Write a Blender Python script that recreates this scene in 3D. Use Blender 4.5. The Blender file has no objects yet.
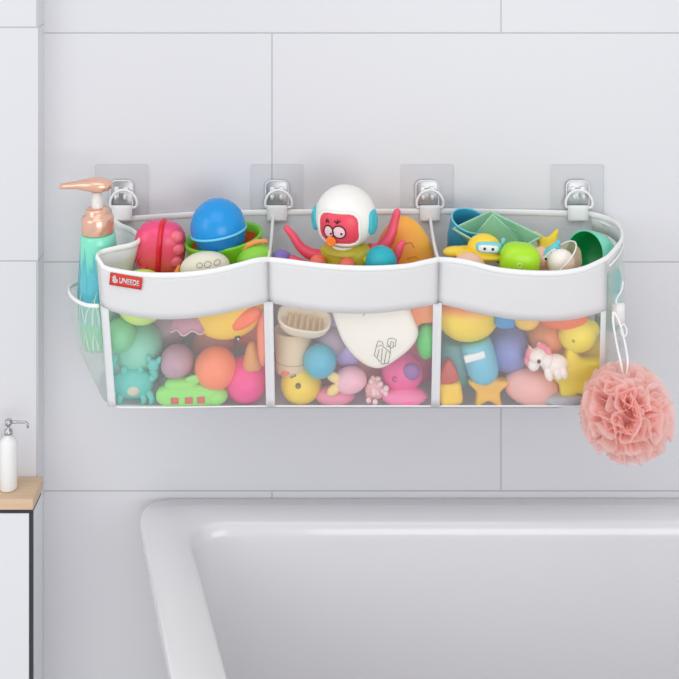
import bpy, bmesh, math, random
from mathutils import Vector, Matrix, Euler, noise
random.seed(7)
PI = math.pi
C = bpy.context.scene.collection
FPX, DIST, HY, CX, ZC = 1144.0, 1.76, -150.0, 339.5, 1.75

def kk(d): return (DIST - d) / FPX                      # metres per pixel at distance d out from the wall
def W(px, py, d):
    k = kk(d)
    return Vector(((px - CX) * k, -d, ZC - (py - HY) * k))
def R(a): return math.radians(a)

# ---------------------------------------------------------------- materials
def lin(c):
    return tuple(((v/255)/12.92 if v/255 <= .04045 else ((v/255+.055)/1.055)**2.4) for v in c) + (1,)
MATS = {}
def plastic(name, c, rough=.38, sss=.0, coat=.0, metal=0, bump=0, bscale=60, spec=.5):
    if name in MATS: return MATS[name]
    m = bpy.data.materials.new(name); m.use_nodes = True
    n = m.node_tree.nodes; l = m.node_tree.links
    b = n['Principled BSDF']
    b.inputs['Base Color'].default_value = lin(c)
    b.inputs['Roughness'].default_value = rough
    b.inputs['Metallic'].default_value = metal
    b.inputs['Specular IOR Level'].default_value = spec
    b.inputs['Coat Weight'].default_value = coat
    if sss:
        b.inputs['Subsurface Weight'].default_value = sss
        b.inputs['Subsurface Radius'].default_value = (.02, .015, .012)
        b.inputs['Subsurface Scale'].default_value = .5
    tc = n.new('ShaderNodeTexCoord'); nz = n.new('ShaderNodeTexNoise')
    nz.inputs['Scale'].default_value = bscale; nz.inputs['Detail'].default_value = 3
    l.new(tc.outputs['Object'], nz.inputs['Vector'])
    # a faint unevenness of the moulded surface
    mr = n.new('ShaderNodeMapRange'); mr.inputs['To Min'].default_value = max(.02, rough-.05); mr.inputs['To Max'].default_value = rough+.06
    l.new(nz.outputs['Fac'], mr.inputs['Value']); l.new(mr.outputs['Result'], b.inputs['Roughness'])
    if bump:
        bp = n.new('ShaderNodeBump'); bp.inputs['Strength'].default_value = bump; bp.inputs['Distance'].default_value = .001
        l.new(nz.outputs['Fac'], bp.inputs['Height']); l.new(bp.outputs['Normal'], b.inputs['Normal'])
    MATS[name] = m
    return m

def gradient(name, stops, axis='Z', rough=.35, sss=0):
    """colour moulded across the toy along its own bounding box"""
    m = plastic(name, stops[0][1], rough, sss)
    n = m.node_tree.nodes; l = m.node_tree.links
    tc = n.new('ShaderNodeTexCoord'); sp = n.new('ShaderNodeSeparateXYZ'); cr = n.new('ShaderNodeValToRGB')
    l.new(tc.outputs['Generated'], sp.inputs[0]); l.new(sp.outputs[axis], cr.inputs[0])
    e = cr.color_ramp.elements
    while len(e) < len(stops): e.new(.5)
    for i, (p, c) in enumerate(stops): e[i].position = p; e[i].color = lin(c)
    l.new(cr.outputs[0], n['Principled BSDF'].inputs['Base Color'])
    return m

def sheer(name, c, frac, rough=.8, weave=0, trans=.5):
    """see-through mesh or film: a share of threads, the rest open"""
    m = bpy.data.materials.new(name); m.use_nodes = True
    n = m.node_tree.nodes; l = m.node_tree.links; n.clear()
    out = n.new('ShaderNodeOutputMaterial'); mix = n.new('ShaderNodeMixShader'); tr = n.new('ShaderNodeBsdfTransparent')
    df = n.new('ShaderNodeBsdfDiffuse'); tl = n.new('ShaderNodeBsdfTranslucent'); m2 = n.new('ShaderNodeMixShader')
    df.inputs[0].default_value = lin(c); tl.inputs[0].default_value = lin(c)
    m2.inputs[0].default_value = trans
    l.new(df.outputs[0], m2.inputs[1]); l.new(tl.outputs[0], m2.inputs[2])
    mix.inputs[0].default_value = frac
    l.new(tr.outputs[0], mix.inputs[1]); l.new(m2.outputs[0], mix.inputs[2]); l.new(mix.outputs[0], out.inputs[0])
    if weave:
        tc = n.new('ShaderNodeTexCoord'); nz = n.new('ShaderNodeTexNoise'); nz.inputs['Scale'].default_value = weave
        mr = n.new('ShaderNodeMapRange'); mr.inputs['To Min'].default_value = frac-.08; mr.inputs['To Max'].default_value = frac+.08
        l.new(tc.outputs['Object'], nz.inputs['Vector']); l.new(nz.outputs['Fac'], mr.inputs['Value']); l.new(mr.outputs[0], mix.inputs[0])
    return m

def fabric(name, c, trans=.25, scale=900):
    m = bpy.data.materials.new(name); m.use_nodes = True
    n = m.node_tree.nodes; l = m.node_tree.links; n.clear()
    out = n.new('ShaderNodeOutputMaterial'); mix = n.new('ShaderNodeMixShader')
    df = n.new('ShaderNodeBsdfDiffuse'); tl = n.new('ShaderNodeBsdfTranslucent')
    df.inputs[0].default_value = lin(c); tl.inputs[0].default_value = lin(c); mix.inputs[0].default_value = trans
    tc = n.new('ShaderNodeTexCoord'); nz = n.new('ShaderNodeTexNoise'); nz.inputs['Scale'].default_value = scale
    n2 = n.new('ShaderNodeTexNoise'); n2.inputs['Scale'].default_value = 14
    ad = n.new('ShaderNodeMath'); ad.operation = 'MULTIPLY_ADD'; ad.inputs[1].default_value = 14
    bp = n.new('ShaderNodeBump'); bp.inputs['Strength'].default_value = .35; bp.inputs['Distance'].default_value = .0006
    l.new(tc.outputs['Object'], nz.inputs['Vector']); l.new(tc.outputs['Object'], n2.inputs['Vector'])
    l.new(n2.outputs['Fac'], ad.inputs[0]); l.new(nz.outputs['Fac'], ad.inputs[2])
    l.new(ad.outputs[0], bp.inputs['Height']); l.new(bp.outputs[0], df.inputs['Normal'])
    l.new(df.outputs[0], mix.inputs[1]); l.new(tl.outputs[0], mix.inputs[2]); l.new(mix.outputs[0], out.inputs[0])
    return m

def tile_mat(name, c, grout, ox, oz, rough=.35):
    """large format tiles in running bond; grout is a recess of its own colour"""
    m = plastic(name, c, rough)
    n = m.node_tree.nodes; l = m.node_tree.links; b = n['Principled BSDF']
    tc = n.new('ShaderNodeTexCoord'); sp = n.new('ShaderNodeSeparateXYZ'); cb = n.new('ShaderNodeCombineXYZ')
    ax = n.new('ShaderNodeMath'); ax.operation = 'ADD'; ax.inputs[1].default_value = ox
    az = n.new('ShaderNodeMath'); az.operation = 'ADD'; az.inputs[1].default_value = oz
    br = n.new('ShaderNodeTexBrick')
    l.new(tc.outputs['Object'], sp.inputs[0])
    l.new(sp.outputs['X'], ax.inputs[0]); l.new(sp.outputs['Z'], az.inputs[0])
    l.new(ax.outputs[0], cb.inputs['X']); l.new(az.outputs[0], cb.inputs['Y']); l.new(cb.outputs[0], br.inputs['Vector'])
    br.inputs['Scale'].default_value = 1; br.inputs['Brick Width'].default_value = 458*kk(0); br.inputs['Row Height'].default_value = 229*kk(0)
    br.inputs['Mortar Size'].default_value = .0013; br.inputs['Mortar Smooth'].default_value = .3
    br.offset = .5; br.squash = 1
    br.inputs['Color1'].default_value = lin(c); br.inputs['Color2'].default_value = lin(tuple(v-1 for v in c)); br.inputs['Mortar'].default_value = lin(grout)
    l.new(br.outputs['Color'], b.inputs['Base Color'])
    inv = n.new('ShaderNodeMath'); inv.operation = 'SUBTRACT'; inv.inputs[0].default_value = 1
    bp = n.new('ShaderNodeBump'); bp.inputs['Strength'].default_value = .5; bp.inputs['Distance'].default_value = .001
    l.new(br.outputs['Fac'], inv.inputs[1]); l.new(inv.outputs[0], bp.inputs['Height']); l.new(bp.outputs[0], b.inputs['Normal'])
    return m

WHITE = plastic('soft_white_plastic', (240,240,240), .4)
CLOTH = fabric('white_oxford_cloth', (232,232,233), .12)
LINING = fabric('white_lining', (228,230,233), .3)
BIND = fabric('white_binding_tape', (246,246,246), .05)
MESH = sheer('frosted_mesh', (246,246,248), .19, trans=.3)
MESHD = sheer('divider_mesh', (246,246,248), .45)
BLACK = plastic('black_print', (25,22,24), .4)

# ---------------------------------------------------------------- geometry
def link(name, bm, mat, parent=None, smooth=True):
    me = bpy.data.meshes.new(name)
    bmesh.ops.recalc_face_normals(bm, faces=bm.faces)
    bm.to_mesh(me); bm.free()
    if smooth:
        for p in me.polygons: p.use_smooth = True
    me.materials.append(mat)
    o = bpy.data.objects.new(name, me); C.objects.link(o)
    if parent: o.parent = parent
    return o
def cspow(v, e): return math.copysign(abs(v)**e, v)
def sph(bm, c=(0,0,0), r=(1,1,1), e=(1,1), rot=(0,0,0), seg=32, rings=20, zmin=-1, zmax=1):
    if not hasattr(r, '__len__'): r = (r, r, r)
    M = Euler([R(a) for a in rot]).to_matrix(); c = Vector(c); rows = []
    a0, a1 = math.asin(zmin), math.asin(zmax)
    for i in range(rings+1):
        a = a0 + (a1-a0)*i/rings; row = []
        if abs(abs(a) - PI/2) < 1e-6:
            row = [bm.verts.new(c + M @ Vector((0, 0, math.copysign(r[2], a))))]
        else:
            for j in range(seg):
                t = 2*PI*j/seg
                row.append(bm.verts.new(c + M @ Vector((r[0]*cspow(math.cos(a), e[0])*cspow(math.cos(t), e[1]),
                    r[1]*cspow(math.cos(a), e[0])*cspow(math.sin(t), e[1]), r[2]*cspow(math.sin(a), e[0])))))
        rows.append(row)
    for A, B in zip(rows, rows[1:]): bridge(bm, A, B)
    if len(rows[0]) > 1: bm.faces.new(rows[0])
    if len(rows[-1]) > 1: bm.faces.new(rows[-1])
def bridge(bm, A, B):
    n = max(len(A), len(B))
    for j in range(n):
        k = (j+1) % n
        if len(A) == 1: bm.faces.new((A[0], B[j], B[k]))
        elif len(B) == 1: bm.faces.new((A[j], B[0], A[k]))
        else: bm.faces.new((A[j], B[j], B[k], A[k]))
def lathe(bm, prof, c=(0,0,0), rot=(0,0,0), seg=36, sc=(1,1)):
    M = Euler([R(a) for a in rot]).to_matrix(); c = Vector(c); rows = []
    for r, z in prof:
        if r < 1e-6: rows.append([bm.verts.new(c + M @ Vector((0,0,z)))])
        else: rows.append([bm.verts.new(c + M @ Vector((sc[0]*r*math.cos(2*PI*j/seg), sc[1]*r*math.sin(2*PI*j/seg), z))) for j in range(seg)])
    for A, B in zip(rows, rows[1:]):
        if len(A) > 1 or len(B) > 1: bridge(bm, A, B)
def smooth_path(P, n=8, closed=False):
    P = [Vector(p) for p in P]; out = []; m = len(P)
    for i in range(m if closed else m-1):
        if closed: a, b, c, d = P[i-1], P[i], P[(i+1) % m], P[(i+2) % m]
        else: a, b, c, d = P[max(0, i-1)], P[i], P[i+1], P[min(m-1, i+2)]
        for k in range(n):
            t = k/n
            out.append(.5*((2*b)+(c-a)*t+(2*a-5*b+4*c-d)*t*t+(3*b-a-3*c+d)*t**3))
    if not closed: out.append(P[-1])
    return out
def tube(bm, P, r, seg=10, closed=False, up=None, r2=None):
    P = [Vector(p) for p in P]; n = len(P); rows = []
    if not hasattr(r, '__len__'): r = [r]*n
    nrm = None
    for i in range(n):
        t = (P[(i+1) % n] - P[i-1]) if closed else (P[min(n-1, i+1)] - P[max(0, i-1)])
        if t.length < 1e-9: t = Vector((1,0,0))
        t.normalize()
        u = Vector(up) if up else (nrm or (Vector((0,0,1)) if abs(t.z) < .9 else Vector((1,0,0))))
        s = t.cross(u)
        if s.length < 1e-6: s = t.cross(Vector((0,1,0)))
        s.normalize(); u = s.cross(t).normalized(); nrm = u
        ru = r[i]; rs = r2 if r2 else r[i]
        rows.append([bm.verts.new(P[i] + u*ru*math.sin(2*PI*j/seg) + s*rs*math.cos(2*PI*j/seg)) for j in range(seg)])
    for A, B in zip(rows, rows[1:]): bridge(bm, A, B)
    if closed: bridge(bm, rows[-1], rows[0])
    else:
        bm.faces.new(rows[0]); bm.faces.new(rows[-1])
def prism(bm, pts, y0, y1, bev=0):
    """outline in x,z pushed along y with softened edges"""
    n = len(pts); cx = sum(p[0] for p in pts)/n; cz = sum(p[1] for p in pts)/n
    def ring(y, ins):
        out = []
        for x, z in pts:
            v = Vector((x-cx, z-cz)); L = max(v.length, 1e-6); v *= (L-ins)/L
            out.append(bm.verts.new((cx+v.x, y, cz+v.y)))
        return out
    ys = [(y0, bev), (y0+bev*.3*(1 if y1 > y0 else -1), bev*.3), (y0+bev*(1 if y1 > y0 else -1), 0), (y1-bev*(1 if y1 > y0 else -1), 0), (y1-bev*.3*(1 if y1 > y0 else -1), bev*.3), (y1, bev)] if bev else [(y0, 0), (y1, 0)]
    rows = [ring(*a) for a in ys]
    for A, B in zip(rows, rows[1:]): bridge(bm, A, B)
    bm.faces.new(rows[0]); bm.faces.new(rows[-1])
def box(bm, a, b):
    v = [bm.verts.new((x, y, z)) for x in (a[0], b[0]) for y in (a[1], b[1]) for z in (a[2], b[2])]
    for f in ((0,1,3,2),(4,6,7,5),(0,4,5,1),(2,3,7,6),(0,2,6,4),(1,5,7,3)): bm.faces.new([v[i] for i in f])
def roundbox(bm, a, b, bev, seg=3):
    t = bmesh.new(); box(t, a, b)
    bmesh.ops.bevel(t, geom=t.edges[:]+t.verts[:], offset=bev, segments=seg, affect='EDGES', profile=.6)
    me = bpy.data.meshes.new('t'); t.to_mesh(me); t.free(); bm.from_mesh(me); bpy.data.meshes.remove(me)
def rrect(w, h, r, n=6):
    out = []
    for sx, sz, a0 in ((1,1,0), (-1,1,90), (-1,-1,180), (1,-1,270)):
        for i in range(n+1):
            a = R(a0+90*i/n); out.append((sx*(w-r)+r*math.cos(a), sz*(h-r)+r*math.sin(a)))
    return out
def dense(pts, n=5):
    return [(a[0]+(b[0]-a[0])*k/n, a[1]+(b[1]-a[1])*k/n) for a, b in zip(pts, pts[1:]+pts[:1]) for k in range(n)]
def star(n, ro, ri, rot=90, soft=1):
    out = []
    for i in range(2*n):
        a = R(rot+180*i/n); r = ro if i % 2 == 0 else ri
        out.append(Vector((r*math.cos(a), r*math.sin(a), 0)))
    return [(p.x, p.y) for p in smooth_path(out, 5, True)]

BAGZ = W(0, 406, .148).z - .0085
def lift(z, h):
    return max(z, BAGZ+.0012) if (z > BAGZ-.04 and h) else z
class Toy:
    """built in pixel-sized local units about (px, py) at distance d; x right, y away from the room, z up"""
    def __init__(s, name, px, py, d, label, cat, rot=(0,0,0), group=None, sc=1):
        s.name = name; s.py = py; s.o = W(px, py, d); s.k = kk(d)*sc; s.M = Euler([R(a) for a in rot]).to_matrix()
        s.e = bpy.data.objects.new(name, None); s.e.empty_display_size = .01; C.objects.link(s.e)
        s.e['label'] = label; s.e['category'] = cat
        if group: s.e['group'] = group
        s.parts = []
    def part(s, name, mat, fn, parent=None, label=None, smooth=True):
        bm = bmesh.new(); fn(bm)
        bmesh.ops.transform(bm, matrix=Matrix.Translation(s.o) @ s.M.to_4x4() @ Matrix.Scale(s.k, 4), verts=bm.verts)
        o = link(name, bm, mat, parent or s.e, smooth)
        if label: o['label'] = label
        s.parts.append(o); return o
    def done(s):
        vs = [v.co for o in s.parts for v in o.data.vertices]
        b = Vector(((min(v.x for v in vs)+max(v.x for v in vs))/2, (min(v.y for v in vs)+max(v.y for v in vs))/2, min(v.z for v in vs)))
        for o in s.parts: o.data.transform(Matrix.Translation(-b))
        s.e.location = (b.x, b.y, lift(b.z, s.py > 280 and -b.y < .16 and s.name not in ('shampoo_bottle','teal_bottle','bath_puff')))
        return s.e
def single(name, px, py, d, label, cat, mat, fn, rot=(0,0,0), group=None, sc=1):
    """a thing that is one mesh"""
    k = kk(d)*sc; bm = bmesh.new(); fn(bm)
    bmesh.ops.transform(bm, matrix=Euler([R(a) for a in rot]).to_matrix().to_4x4() @ Matrix.Scale(k, 4), verts=bm.verts)
    c = W(px, py, d); zm = min(v.co.z for v in bm.verts)
    for v in bm.verts: v.co.z -= zm
    o = link(name, bm, mat); o.location = c + Vector((0, 0, zm)); o.location.z = lift(o.location.z, py > 280)
    o['label'] = label; o['category'] = cat
    if group: o['group'] = group
    return o
def struct(name, bm, mat, smooth=False):
    o = link(name, bm, mat, None, smooth); o['kind'] = 'structure'; return o

# ---------------------------------------------------------------- the room
bm = bmesh.new(); box(bm, (-2.2, 0, 0), (2.2, .12, 3.0))
struct('wall_back', bm, tile_mat('grey_wall_tiles', (217,217,221), (186,186,190), -W(272,0,0).x + 10.5*458*kk(0), -W(0,262,0).z + 10*229*kk(0)))
bm = bmesh.new(); box(bm, (-2.2, -.035, 0), (W(38,0,.035).x, 0, 3.0))
struct('wall_left', bm, tile_mat('pale_wall_tiles', (219,219,223), (188,188,192), -W(272,0,0).x + 10.5*458*kk(0), -W(0,261,.035).z + 10*229*kk(0)))
bm = bmesh.new(); box(bm, (-2.2, -3.2, -.1), (2.2, .12, 0))
struct('floor', bm, plastic('floor_tile', (222,220,218), .4))

# bathtub: rim ledge, outer shell, basin
def inset_ring(ins, rad):
    P = [(-.313, -.001), (-.188, -.43), (-.03, -.70), (1.25, -.70), (1.25, -.001)]
    n = len(P); lines = []
    for i in range(n):
        a = Vector(P[i]); b = Vector(P[(i+1) % n]); t = (b-a).normalized(); nn = Vector((-t.y, t.x))
        lines.append((a+nn*ins, t))
    out = []
    for i in range(n):
        a, t = lines[i-1]; b, u = lines[i]
        den = t.x*u.y-t.y*u.x; s = ((b.x-a.x)*u.y-(b.y-a.y)*u.x)/den; p = a+t*s
        ang = math.acos(max(-1, min(1, (-t).dot(u)))); L = rad/math.tan(ang/2)
        p0 = p-t*L; p1 = p+u*L
        for k in range(9):
            q = k/8; out.append(((1-q)**2*p0 + 2*q*(1-q)*p + q*q*p1))
    return out
ztub = W(0, 497, 0).z
def tub_rows(spec):
    bm = bmesh.new(); rows = []
    for ins, rad, z in spec: rows.append([bm.verts.new((p.x, p.y, z)) for p in inset_ring(ins, rad)])
    for A, B in zip(rows, rows[1:]): bridge(bm, A, B)
    return bm, rows
TUBM = plastic('white_enamel', (232,231,233), .16, coat=.4)
tub = bpy.data.objects.new('bathtub', None); C.objects.link(tub); tub.location = (0, 0, 0)
tub['label'] = 'white bathtub with a slanting left end against the tiled wall'; tub['category'] = 'bathtub'
bm, rows = tub_rows([(.10, .05, 0), (.09, .05, .05), (.03, .05, ztub-.05), (.02, .05, ztub-.03)])
bm.faces.new(rows[0]); link('outer_shell', bm, TUBM, tub)
bm, rows = tub_rows([(.02, .05, ztub-.03), (.002, .05, ztub-.03), (0, .05, ztub-.026), (0, .05, ztub-.004), (.003, .05, ztub), (.058, .05, ztub), (.064, .05, ztub-.004), (.066, .05, ztub-.03)])
link('rim', bm, TUBM, tub)
bm, rows = tub_rows([(.066, .05, ztub-.03), (.085, .05, ztub-.2), (.11, .06, ztub-.38), (.16, .08, ztub-.46), (.24, .08, ztub-.48)])
bm.faces.new(rows[-1]); link('basin', bm, TUBM, tub)

# vanity at the left
dv = .095; kv = kk(dv)
zc_top = W(0, 499, dv).z; xr = W(33, 0, dv).x
van = bpy.data.objects.new('vanity_cabinet', None); C.objects.link(van); van.location = (xr-.2, -.065, 0)
van['label'] = 'white vanity cabinet in a thin black frame under a pale wood top'; van['category'] = 'cabinet'
def vpart(name, mat, a, b, bev=.0012):
    bm = bmesh.new(); roundbox(bm, a, b, bev, 2)
    bmesh.ops.transform(bm, matrix=Matrix.Translation(-van.location), verts=bm.verts)
    return link(name, bm, mat, van, False)
def wood():
    m = plastic('pale_oak', (214,182,152), .5); n = m.node_tree.nodes; l = m.node_tree.links
    tc = n.new('ShaderNodeTexCoord'); mp = n.new('ShaderNodeMapping'); mp.inputs['Scale'].default_value = (3, 60, 60)
    nz = n.new('ShaderNodeTexNoise'); nz.inputs['Scale'].default_value = 3; cr = n.new('ShaderNodeValToRGB')
    cr.color_ramp.elements[0].color = lin((206,172,140)); cr.color_ramp.elements[1].color = lin((226,198,170))
    l.new(tc.outputs['Object'], mp.inputs[0]); l.new(mp.outputs[0], nz.inputs['Vector']); l.new(nz.outputs['Fac'], cr.inputs[0])
    l.new(cr.outputs[0], n['Principled BSDF'].inputs['Base Color']); return m
BLK = plastic('black_metal', (45,45,50), .4)
vpart('countertop', wood(), (xr-.45, -dv, zc_top-.016), (xr, -.036, zc_top))
vpart('top_rail', BLK, (xr-.45, -dv+.002, zc_top-.022), (xr-.001, -dv+.05, zc_top-.0162), .0008)
vpart('side_post', BLK, (xr-.0055, -dv+.002, 0), (xr-.001, -dv+.008, zc_top-.0222), .0008)
vpart('side_panel', plastic('white_lacquer', (226,227,232), .35), (xr-.0055, -dv+.0085, .06), (xr-.0015, -.038, zc_top-.0225), .0008)
vpart('door', plastic('white_lacquer', (226,227,232), .35), (xr-.42, -dv+.003, .06), (xr-.0066, -.042, zc_top-.0225))

db = .068
t = Toy('soap_dispenser', 8.5, 489, db, 'small white soap dispenser with metal pump on the wooden vanity top', 'soap dispenser')
t.part('bottle', WHITE, lambda b: lathe(b, [(0,1), (8,1), (8.6,2), (8.6,44), (8,48), (6,51), (3.5,52.5), (3.5,55), (0,55)]))
SIL = plastic('brushed_silver', (190,190,194), .25, metal=.9)
def f(b):
    lathe(b, [(0,55.2), (4,55.2), (4,59), (1.6,60), (1.6,64), (3.4,64.5), (3.4,69), (0,69.5)])
    tube(b, [(0,0,67), (10,0,67), (17,0,66.6), (19,0,65), (19.4,0,61.5)], [1.7,1.5,1.3,1.3,1.1], 10)
t.part('pump', SIL, f); t.done()

# ---------------------------------------------------------------- the hanging organiser
def curve_eval(pts, x):
    if x <= pts[0][0]: return pts[0][1]
    if x >= pts[-1][0]: return pts[-1][1]
    for i in range(len(pts)-1):
        if pts[i][0] <= x <= pts[i+1][0]: break
    def sl(j):
        if j <= 0: return (pts[1][1]-pts[0][1])/(pts[1][0]-pts[0][0])
        if j >= len(pts)-1: return (pts[-1][1]-pts[-2][1])/(pts[-1][0]-pts[-2][0])
        return (pts[j+1][1]-pts[j-1][1])/(pts[j+1][0]-pts[j-1][0])
    x0, y0 = pts[i]; x1, y1 = pts[i+1]; h = x1-x0; t = (x-x0)/h
    return (2*t**3-3*t*t+1)*y0 + (t**3-2*t*t+t)*h*sl(i) + (-2*t**3+3*t*t)*y1 + (t**3-t*t)*h*sl(i+1)
TOPX = [97, 268, 439, 607]; BOTX = [108, 271, 436, 604]
RIM = [[(97,256),(102,265),(118,270),(146,273.5),(181,273.5),(212,270),(238,264),(257,259),(268,258)],
       [(268,258),(286,260),(326,265),(366,267),(406,265),(425,261),(439,258)],
       [(439,258),(462,260),(501,269),(550,272),(582,268),(607,257)]]
BANDY = [[(97,306),(108,311),(141,318),(173,319),(206,316),(240,309),(268,302)],
         [(268,302),(302,309),(344,313),(386,312),(439,304)],
         [(439,303),(475,312),(512,319),(545,321),(575,319),(607,311)]]
BOTY = [[(108,402),(118,407),(268,406)], [(271,406),(436,406)], [(436,406),(604,406)]]
def bulge(s): return math.sin(PI*min(1, max(0, s)))**.65
D0T = [.145, .16, .16, .145]
def depth(i, s, t):
    base = D0T[i]*(1-s)+D0T[i+1]*s
    top = base + [.035,.032,.04][i]*bulge(s); bot = .148 + .010*bulge(s)
    return top*(1-t) + bot*t + .006*math.sin(PI*t)
def panel_pt(i, s, py):
    """point of front panel i at fraction s across, screen height py"""
    xt, xb = TOPX[i]+(TOPX[i+1]-TOPX[i])*s, BOTX[i]+(BOTX[i+1]-BOTX[i])*s
    yt = curve_eval(RIM[i], xt); yb = curve_eval(BOTY[i], xb)
    t = (py-yt)/(yb-yt)
    return W(xt+(xb-xt)*t, py, depth(i, s, t))
def FD(px, py):
    """distance of the front panel at a screen position"""
    t0 = max(0, min(1, (py-264)/142)); 
    for i in range(3):
        x0 = TOPX[i]+(BOTX[i]-TOPX[i])*t0; x1 = TOPX[i+1]+(BOTX[i+1]-TOPX[i+1])*t0
        if px <= x1 or i == 2:
            s = max(0, min(1, (px-x0)/(x1-x0))); return depth(i, s, t0)
org = bpy.data.objects.new('hanging_organizer', None); C.objects.link(org); org.location = W(345, 406, .15); org.location.y = -.08
org['label'] = 'white hanging bath organizer with three mesh pockets and a red tag'; org['category'] = 'bath organizer'
def opart(name, bm, mat, parent=None, smooth=True, solid=0, label=None):
    bmesh.ops.transform(bm, matrix=Matrix.Translation(-org.location), verts=bm.verts)
    o = link(name, bm, mat, parent or org, smooth)
    if solid:
        m = o.modifiers.new('thickness', 'SOLIDIFY'); m.thickness = solid; m.offset = 0
    if label: o['label'] = label
    return o
def grid(bm, rows):
    V = [[bm.verts.new(p) for p in r] for r in rows]
    for A, B in zip(V, V[1:]):
        for j in range(len(A)-1): bm.faces.new((A[j], A[j+1], B[j+1], B[j]))
NS = 28
# left side: rim folds back in an S before meeting the wall
LRIM = smooth_path([(97,256,.145), (101,251.5,.128), (116,247.5,.118), (132,244,.108), (139.5,238.5,.090), (133,230.5,.060), (121,225,.028), (113,219,.006)], 6)
RRIM = smooth_path([(607,257,.145), (616,247,.118), (622,237,.085), (619,226,.05), (608,218.5,.022), (590,213,.006)], 6)
BACKRIM = [(113,219,.006), (136,217.5,.006), (200,213.5,.006), (266,211.5,.006), (350,211,.006), (430,210.5,.006), (500,211,.006), (590,213,.006)]
def sidegrid(rim, b0, b1, nz=6):
    n = len(rim); rows = []
    for k in range(nz+1):
        t = k/nz; row = []
        for i, p in enumerate(rim):
            top = W(*p); q = i/(n-1); bot = W(*(b0[a]*(1-q)+b1[a]*q for a in range(3)))
            row.append(top.lerp(bot, t))
        rows.append(row)
    return rows
band = bmesh.new()
for i in range(3):
    rows = []
    for k in range(7):
        row = []
        for j in range(NS+1):
            s = j/NS; xt = TOPX[i]+(TOPX[i+1]-TOPX[i])*s; yt = curve_eval(RIM[i], xt); yb = curve_eval(BANDY[i], xt)
            row.append(panel_pt(i, s, yt+(yb-yt)*k/6))
        rows.append(row)
    grid(band, rows)
# band carried round both ends
for rim, b0, b1 in ((LRIM, (108,402,.148), (112,362,.006)), (RRIM, (604,406,.148), (606,362,.006))):
    g = sidegrid(rim, b0, b1, 9)
    grid(band, g[:4] if rim is LRIM else g[:2])
opart('front_band', band, CLOTH, solid=.0016)
sg = bmesh.new()
for rim, b0, b1 in ((LRIM, (108,402,.148), (112,362,.006)), (RRIM, (604,406,.148), (606,362,.006))):
    b = bmesh.new(); g = sidegrid(rim, b0, b1, 9); grid(b, g[3:] if rim is LRIM else g[1:])
    opart('side_panel', b, MESHD)
bm = bmesh.new(); grid(bm, [[W(p[0], p[1], p[2]) for p in smooth_path(BACKRIM, 4)], [W(112+(p[0]-113)*494/477, 362, .006) for p in smooth_path(BACKRIM, 4)]])
opart('back_panel', bm, LINING, solid=.0016)
bm = bmesh.new()
fr = [W(108+496*j/20, 406, .148) for j in range(21)]; bk = [W(112+494*j/20, 362, .008) for j in range(21)]
for v in bk: v.z = fr[0].z
grid(bm, [[f_.lerp(b_, q) - Vector((0, 0, .011*min(1, q*8, (1-q)*8)*min(1, j*.5, (20-j)*.5))) for j, (f_, b_) in enumerate(zip(fr, bk))] for q in (0, .04, .08, .12, .2, .5, .8, .9, 1)]); opart('bottom_panel', bm, LINING, solid=.0014)
for i in range(3):
    bm = bmesh.new(); rows = []
    for k in range(11):
        row = []
        for j in range(NS+1):
            s = j/NS; xt = TOPX[i]+(TOPX[i+1]-TOPX[i])*s; yb0 = curve_eval(BANDY[i], xt)-1
            xb = BOTX[i]+(BOTX[i+1]-BOTX[i])*s
            row.append(panel_pt(i, s, yb0+(curve_eval(BOTY[i], xb)-yb0)*k/10))
        rows.append(row)
    grid(bm, rows); opart('mesh_window', bm, MESH)
# seams between the windows
SEAM = fabric('seam_tape', (240,240,242), .2)
def seam(i, s0, s1, mat=SEAM):
    bm = bmesh.new(); rows = []
    for k in range(13):
        row = []
        for q in range(5):
            s = s0+(s1-s0)*q/4; ii = i
            if s > 1: ii, s = i+1, s-1
            if s < 0: ii, s = i-1, s+1
            xt = TOPX[ii]+(TOPX[ii+1]-TOPX[ii])*s; y0 = curve_eval(BANDY[ii], xt)-1
            row.append(panel_pt(ii, s, y0+(406-y0)*k/12) + Vector((0, -.0016, 0)))
        rows.append(row)
    grid(bm, rows); opart('seam_strip', bm, mat, solid=.001)
seam(0, .0, .05); seam(0, .97, 1.025); seam(1, .97, 1.022); seam(2, .968, 1.0)
bm = bmesh.new()
P = [panel_pt(i, j/NS, curve_eval(BOTY[i], BOTX[i]+(BOTX[i+1]-BOTX[i])*j/NS)) for i in range(3) for j in range(NS+(i == 2))]
tube(bm, P, .0011, 8, up=(0,0,1), r2=.0010); opart('bottom_binding', bm, BIND)
# rim binding, one loop
P = [panel_pt(i, j/NS, curve_eval(RIM[i], TOPX[i]+(TOPX[i+1]-TOPX[i])*j/NS)+1.5) for i in range(3) for j in range(NS)]
P += [W(p[0], p[1]+1, p[2]) for p in RRIM]
P += [W(p[0], p[1]+1, p[2]) for p in reversed(smooth_path(BACKRIM, 5)[1:-1])]
P += [W(p[0], p[1]+1, p[2]) for p in reversed(LRIM)][:-1]
bm = bmesh.new(); tube(bm, P, [.0040 if -p.y > .10 else .0050-.0010*max(0, -p.y)/.10 for p in P], 10, closed=True, up=(0,0,1), r2=.0023); opart('rim_binding', bm, BIND)
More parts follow.
